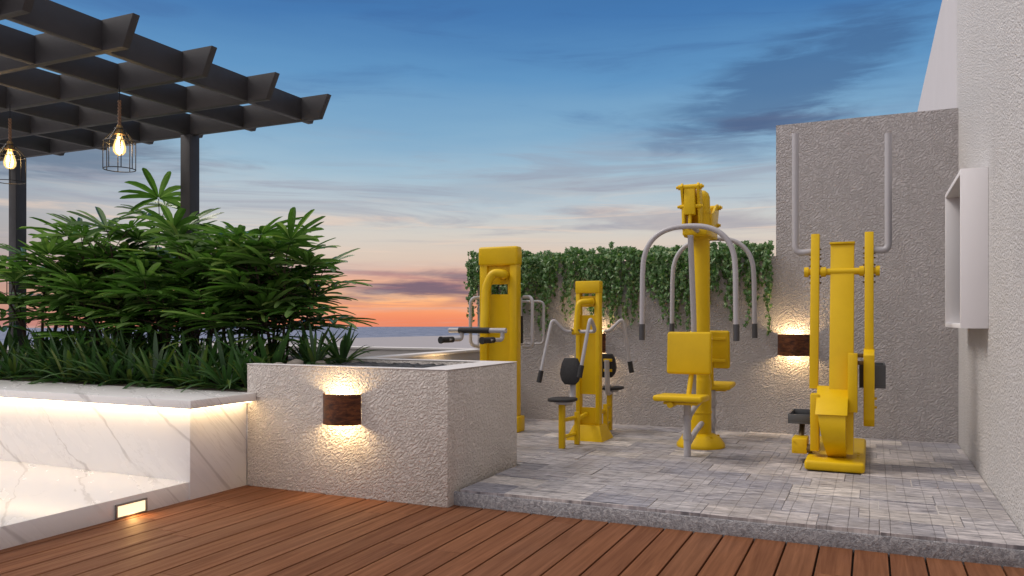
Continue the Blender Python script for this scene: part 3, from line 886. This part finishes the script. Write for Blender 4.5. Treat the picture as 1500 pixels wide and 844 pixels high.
def arch(sgn, off):
    Y = cy+sgn*off; hw = .345
    P = [(cx-hw, Y, .955)]
    P.append((cx-hw+.005, Y, 1.42))
    for k in range(1, 14):
        a = PI-PI*k/14
        P.append((cx+hw*.985*math.copysign(abs(math.cos(a))**.8, math.cos(a)), Y, 1.42+.365*math.sin(a)**.72))
    P += [(cx+hw-.005, Y, 1.42), (cx+hw, Y, .955)]
    b = MB(); b.tube(P, .0195, fillet=.03, n=12, seg=3); b.tube([(cx+.02, Y, 1.785), (cx+.02, cy+sgn*.1, 1.77)], .018, n=10)
    o = b.build('arm', 'grey', t)
    for s_ in (-1, 1):
        b = MB(); b.tube([(cx+s_*hw, Y, 1.065), (cx+s_*hw, Y, .945)], .0225, n=12); b.build('grip', 'dkgrey', o)
arch(-1, .48); arch(1, .50)
def pd_seat(sgn):
    Y = lambda d: cy+sgn*d
    b = MB(); b.tube([(cx, Y(.50), ZP), (cx, Y(.50), .50)], .026, n=14)
    for z in (.24, .43): b.tube([(cx, Y(.50), z-.06), (cx+.02, Y(.30), z+.02), (cx+.02, Y(.06), z+.05)], .021, fillet=.06, n=10)
    b.tube([(cx, Y(.50), .225), (cx, Y(.50), .26)], .034, n=12); b.tube([(cx, Y(.50), .37), (cx, Y(.50), .40)], .034, n=12)
    ux = .01 if sgn < 0 else -.075
    b.tube([(cx+ux, Y(.34), .50), (cx+ux, Y(.30), 1.0), (cx+ux, Y(.44), 1.72)], .021, fillet=.2, n=12)
    b.build('support_tube', 'grey', t)
    b = MB(); mt = Matrix.Translation((cx-.02, Y(.60), .535)) @ Matrix.Rotation(sgn*math.radians(2), 4, 'X')
    b.box(-.175, .175, -.155, .155, -.022, .022, .016, mt, 3); b.build('seat', 'yellow', t)
    b = MB(); b.box(cx-.13, cx+.11, min(Y(.50), Y(.70)), max(Y(.50), Y(.70)), .493, .512, .004); b.cyl((cx-.075, Y(.73), .494), (cx-.075, Y(.56), .494), .022, 12); b.cyl((cx+.0, Y(.46), .53), (cx+.012, Y(.385), .74), .019, 10); b.build('seat_bracket', 'yellow', t)
    b = MB(); mt = Matrix.Translation((cx-.005, Y(.405), .850)) @ Matrix.Rotation(sgn*math.radians(5), 4, 'X')
    b.box(-.165, .165, -.024, .024, -.158, .158, .020, mt, 4); b.build('backrest', 'yellow', t)
    for z in (.76, .94):
        b = MB(); b.box(cx-.13, cx+.13, min(Y(.365), Y(.378)), max(Y(.365), Y(.378)), z-.014, z+.014, .003); b.build('backrest_bracket', 'yellow', t)
pd_seat(-1); pd_seat(1)

# D: cross trainer
t = thing('cross_trainer', (-.22, 6.1, ZP), 'tall yellow cross trainer with upright grey handles and dark foot trays', 'gym machine')
b = MB(); b.box(-.405, -.035, 5.57, 6.78, ZP, ZP+.066, .02, seg=4); b.bolts([(-.08, 5.8, ZP+.062), (-.08, 5.9, ZP+.062), (-.08, 6.0, ZP+.062)], (0, 0, 1), .01, .008); b.build('base', 'yellow', t)
# leaning column
b = MB(); b.prism([(5.70, .20), (5.86, .20), (6.16, 1.632), (6.03, 1.632)], 'X', -.262, -.108, .004); b.build('column', 'yellow', t)
b = MB(); b.prism([(6.018, 1.632), (6.17, 1.634), (6.17, 1.65), (6.018, 1.648)], 'X', -.267, -.103, .002); b.build('column_cap', 'yellow', t)
# crank housing: sloped lid over a curved front
b = MB(); rows = []
for k in range(13):
    u = k/12; z = .478-.31*u
    yf = 5.588-.022*math.sin(PI*u)+.17*u**3; xl = -.322+.055*u**1.2
    rows.append([b.bm.verts.new(c) for c in ((xl, yf, z), (-.152, yf, z), (-.152, 5.98, z+.10*(1-u)), (xl, 5.98, z+.10*(1-u)))])
for r0, r1 in zip(rows, rows[1:]):
    for k in range(4): b.bm.faces.new((r0[k], r0[(k+1) % 4], r1[(k+1) % 4], r1[k]))
b.bm.faces.new(rows[0]); b.bm.faces.new(rows[-1])
b.bolts([(-.152, 5.66, .43), (-.152, 5.70, .25)], (1, 0, 0), .009, .008)
b.build('housing', 'yellow', t)
b = MB(); b.prism([(5.572, .472), (5.585, .470), (5.84, .622), (5.83, .645)], 'X', -.338, -.140, .003); b.build('housing_lid', 'yellow', t)
for xa, xb, za, zb, yy in ((-.378, -.322, .205, .592, 5.72), (-.142, -.082, .478, .872, 5.72)):
    b = MB(); b.box(xa, xb, yy, yy+.11, za, zb, .005); b.build('crank_arm', 'yellow', t)
b = MB(); b.cyl((-.43, 6.0, 1.437), (.05, 6.0, 1.437), .024, 16)
for xa, xb in ((-.435, -.405), (-.325, -.29), (-.075, -.045), (.028, .055)): b.cyl((xa, 6.0, 1.437), (xb, 6.0, 1.437), .036, 16)
b.build('axle', 'yellow', t)
def swing(x, zb, ztop, hx, htop, lower):
    b = MB(); b.prism([(5.985-.19*(1.437-zb), zb), (6.045-.19*(1.437-zb), zb), (6.065, ztop), (6.005, ztop)], 'X', x-.029, x+.029, .005)
    o = b.build('swing_beam', 'yellow', t)
    b = MB()
    s_ = -1 if hx < x else 1
    for z in (1.36, 1.40, 1.48, 1.53, 1.56, 1.60): b.bolts([(x+s_*.028, 6.02, z)], (s_, 0, 0), .007, .012); b.bolts([(x-s_*.028, 6.02, z)], (-s_, 0, 0), .007, .012)
    b.build('bolt', 'bolt', o)
    b = MB(); b.tube([(x+s_*.02, 6.02, 1.585), (hx, 6.02, 1.575), (hx, 6.03, htop)], .0235, fillet=.09, n=14); b.build('handle', 'grey', t)
swing(-.362, .62, 1.71, -.497, 2.445, False)
swing(-.012, .845, 1.71, .108, 2.385, True)
# right swing beam's lower box with its dark foot tray
b = MB(); b.prism([(5.80, .86), (5.90, .905), (5.98, .86), (6.01, .42), (5.97, .37), (5.89, .37), (5.86, .42)], 'X', -.047, .022, .006); b.bolts([(.022, 5.92, .50), (.022, 5.92, .56)], (1, 0, 0), .01, .014); b.build('pedal_arm', 'yellow', t)
for z in (.79, .84):
    b = MB(); b.box(-.085, -.048, 5.86, 5.90, z, z+.027, .003); b.build('pivot_link', 'bolt', t)
def tray(x0, x1, ya, yb, z, h, tilt):
    b = MB(); w = .012; L = yb-ya
    mt = Matrix.Translation(((x0+x1)/2, (ya+yb)/2, z)) @ Matrix.Rotation(tilt, 4, 'X'); hw = (x1-x0)/2
    b.box(-hw, hw, -L/2, L/2, 0, .012, .002, mt); b.box(-hw, hw, -L/2, -L/2+w, .0125, h, .002, mt); b.box(-hw, hw, L/2-w, L/2, .0125, h, .002, mt)
    b.box(-hw, -hw+w, -L/2+w+.0005, L/2-w-.0005, .0125, h-.001, .002, mt); b.box(hw-w, hw, -L/2+w+.0005, L/2-w-.0005, .0125, h-.001, .002, mt)
    b.build('foot_tray', 'tray', t)
tray(-.545, -.375, 5.98, 6.36, .352, .068, 0)
tray(-.075, .092, 5.98, 6.36, .625, .16, 0)
b = MB(); b.box(-.505, -.405, 5.82, 6.02, .165, .27, .006); b.bolts([(-.49, 5.819, .185), (-.49, 5.819, .25)], (0, -1, 0), .006, .006); b.build('pedal_block', 'yellow', t)
b = MB(); b.cyl((-.41, 5.85, .20), (-.37, 5.85, .20), .03, 12); b.build('pedal_axle', 'bolt', t)
b = MB(); b.tube([(-.455, 5.98, .25), (-.455, 6.1, .352)], .02, n=8); b.build('pedal_link', 'bolt', t)
b = MB(); b.tube([(-.012, 5.94, .62), (.01, 6.05, .64)], .03, n=10); b.build('pedal_link', 'bolt', t)

# ------------------------------------------------------------------ sky and light
w = bpy.data.worlds.new('World'); S.world = w; w.use_nodes = True
t = NT(w.node_tree); bg = t.n['Background']
d = t.new('ShaderNodeTexCoord').outputs['Generated']
q = t.sep(d)
az = t.m('ARCTAN2', q[0], q[1]); el = t.m('ARCSINE', t.m('MAXIMUM', t.m('MINIMUM', q[2], 1.0), -1.0))
deg = math.degrees(1)
eld = t.m('MULTIPLY', el, deg); azd = t.m('MULTIPLY', az, deg)
warp = t.noise(t.comb(t.m('MULTIPLY', azd, .05), t.m('MULTIPLY', eld, .30), 0), 1, 4, .55)
eld2 = t.m('ADD', eld, t.m('MULTIPLY', t.m('SUBTRACT', warp, .5), t.maprange(eld, 0, 8, .6, 3.0)))
stops = [(-3, (190, 110, 90)), (0.0, (240, 138, 100)), (.7, (253, 160, 108)), (1.6, (255, 190, 134)), (2.5, (242, 180, 144)), (3.4, (220, 176, 158)),
         (4.2, (220, 196, 178)), (6.0, (212, 204, 194)), (8.0, (188, 198, 204)), (10.5, (160, 188, 206)), (13.5, (126, 168, 200)), (17, (94, 146, 192)), (21, (66, 118, 174)), (27, (50, 96, 150)), (45, (40, 62, 100)), (90, (60, 72, 100))]
def P_(e): return (e+3)/93
skyc = t.ramp(t.maprange(eld2, -3, 90, 0, 1), [(P_(e), lin(c)) for e, c in stops])
# left side duskier and greyer
dusk = t.m('MULTIPLY', t.maprange(azd, -42, -62, 0, 1, True), t.maprange(eld, 16, 6, 0, 1, True))
skyc = t.mix(t.m('MULTIPLY', dusk, .6), skyc, lin((118, 122, 140)))
def blob(a0, e0, sa, se, rot=0):
    da = t.m('SUBTRACT', azd, a0); de = t.m('SUBTRACT', t.m('SUBTRACT', eld, e0), t.m('MULTIPLY', da, rot))
    r2 = t.m('ADD', t.m('POWER', t.m('ABSOLUTE', t.m('DIVIDE', da, sa)), 2), t.m('POWER', t.m('ABSOLUTE', t.m('DIVIDE', de, se)), 2))
    return t.m('EXPONENT', t.m('MULTIPLY', r2, -1))
cn = t.noise(t.comb(t.m('MULTIPLY', azd, .16), t.m('MULTIPLY', eld, 1.1), 3), 1, 6, .6, .5)
def cloud(mask, colr, thr, k):
    global skyc
    f = t.m('MULTIPLY', t.maprange(t.m('ADD', cn, t.m('MULTIPLY', mask, .42)), thr, thr+.40, 0, 1, True), t.m('MULTIPLY', t.m('MINIMUM', t.m('MULTIPLY', mask, 2.2), 1), k))
    skyc = t.mix(f, skyc, lin(colr))
cloud(blob(-30.5, 2.35, 7.5, 1.1, .03), (112, 92, 112), .55, .95)
cloud(blob(-27.5, 1.35, 3.5, .4, .06), (150, 105, 115), .5, .7)
cloud(blob(-5, 16.0, 8, 2.6, .35), (58, 88, 132), .42, .62)
cloud(blob(-6, 13.4, 4.5, .8, .05), (74, 88, 124), .50, .7)
cloud(blob(-10, 11.8, 4.5, .9, -.12), (112, 134, 164), .50, .6)
cloud(blob(-13, 7.0, 8, .9, -.06), (172, 164, 168), .5, .7)
cloud(blob(-24, 9.3, 10, 1.0, .03), (160, 172, 186), .48, .5)
cloud(blob(-37, 3.4, 9, .25, -.03), (150, 128, 134), .45, .7)
cloud(blob(-55, 10.3, 9, 1.5, .02), (84, 98, 124), .50, .7)
wisp = t.maprange(t.noise(t.comb(t.m('MULTIPLY', azd, .06), t.m('MULTIPLY', eld, .9), 9), 1, 6, .62, .6), .5, .75)
skyc = t.mix(t.m('MULTIPLY', wisp, t.maprange(eld, 4, 13, .55, .0)), skyc, lin((206, 190, 182)))
def veil(k1, k2, off, a, b_, colr, band, amt):
    global skyc
    n = t.noise(t.comb(t.m('ADD', t.m('MULTIPLY', azd, k1), t.m('MULTIPLY', eld, k1*1.2)), t.m('MULTIPLY', eld, k2), off), 1, 7, .62, .9)
    e0, e1, e2, e3 = band
    bm_ = t.m('MULTIPLY', t.maprange(eld, e0, e1, 0, 1, True), t.maprange(eld, e2, e3, 1, 0, True))
    skyc = t.mix(t.m('MULTIPLY', t.m('MULTIPLY', t.maprange(n, a, b_, 0, 1, True), bm_), amt), skyc, lin(colr))
veil(.045, .62, 21, .47, .68, (150, 150, 166), (3.5, 6, 9, 15), .62)
veil(.07, 1.1, 33, .50, .70, (232, 206, 186), (2.5, 4, 7, 10), .6)
veil(.09, 1.5, 41, .48, .66, (186, 130, 130), (.2, 1.2, 3.0, 4.5), .55)
veil(.05, .35, 52, .50, .75, (60, 96, 150), (11, 15, 25, 32), .45)
# added fill light: unseen sky behind the camera and overhead is brightened
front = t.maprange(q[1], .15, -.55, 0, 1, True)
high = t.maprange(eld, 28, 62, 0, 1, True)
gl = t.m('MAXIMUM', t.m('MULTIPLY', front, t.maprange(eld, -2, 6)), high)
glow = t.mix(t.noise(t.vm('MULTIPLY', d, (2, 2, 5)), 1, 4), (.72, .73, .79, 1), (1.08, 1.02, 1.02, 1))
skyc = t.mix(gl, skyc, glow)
# a little clear-air scatter from the low sun
sk = t.new('ShaderNodeTexSky', sky_type='NISHITA'); sk.sun_disc = False
SUN_EL, SUN_AZ = 48, -103       # azimuth measured from +Y towards +X
sk.sun_elevation = math.radians(SUN_EL); sk.sun_rotation = math.radians(SUN_AZ)
mixn = t.mix(1, skyc, t.mix(1, sk.outputs[0], (.004, .004, .004, 1), 'MULTIPLY'), 'ADD')
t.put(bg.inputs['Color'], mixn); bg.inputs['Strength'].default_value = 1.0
sun = lamp('sun', 'SUN', (0, 0, 12), 2.2, (1, .92, .85))
sun.data.angle = math.radians(24)
sd = Vector((math.sin(math.radians(SUN_AZ))*math.cos(math.radians(SUN_EL)), math.cos(math.radians(SUN_AZ))*math.cos(math.radians(SUN_EL)), math.sin(math.radians(SUN_EL))))
sun.rotation_euler = sd.to_track_quat('Z', 'Y').to_euler()

# ------------------------------------------------------------------ camera and output
cd = bpy.data.cameras.new('camera'); cam = bpy.data.objects.new('camera', cd); COL.objects.link(cam)
cam.location = (0, 0, 1.1); cam.rotation_euler = (PI/2, 0, math.atan(526/1154))
cd.sensor_width = 36; cd.lens = 1154/1500*36; cd.shift_y = 46/1500; cd.clip_start = .05; cd.clip_end = 6000
S.camera = cam
S.view_settings.view_transform = 'Standard'; S.view_settings.look = 'None'; S.view_settings.gamma = 1; S.view_settings.exposure = 0
S.view_settings.use_curve_mapping = False
S.cycles.max_bounces = 8; S.cycles.diffuse_bounces = 4; S.cycles.transparent_max_bounces = 12
S.cycles.caustics_reflective = False; S.cycles.caustics_refractive = False
S.cycles.sample_clamp_indirect = 6
S.cycles.use_denoising = True
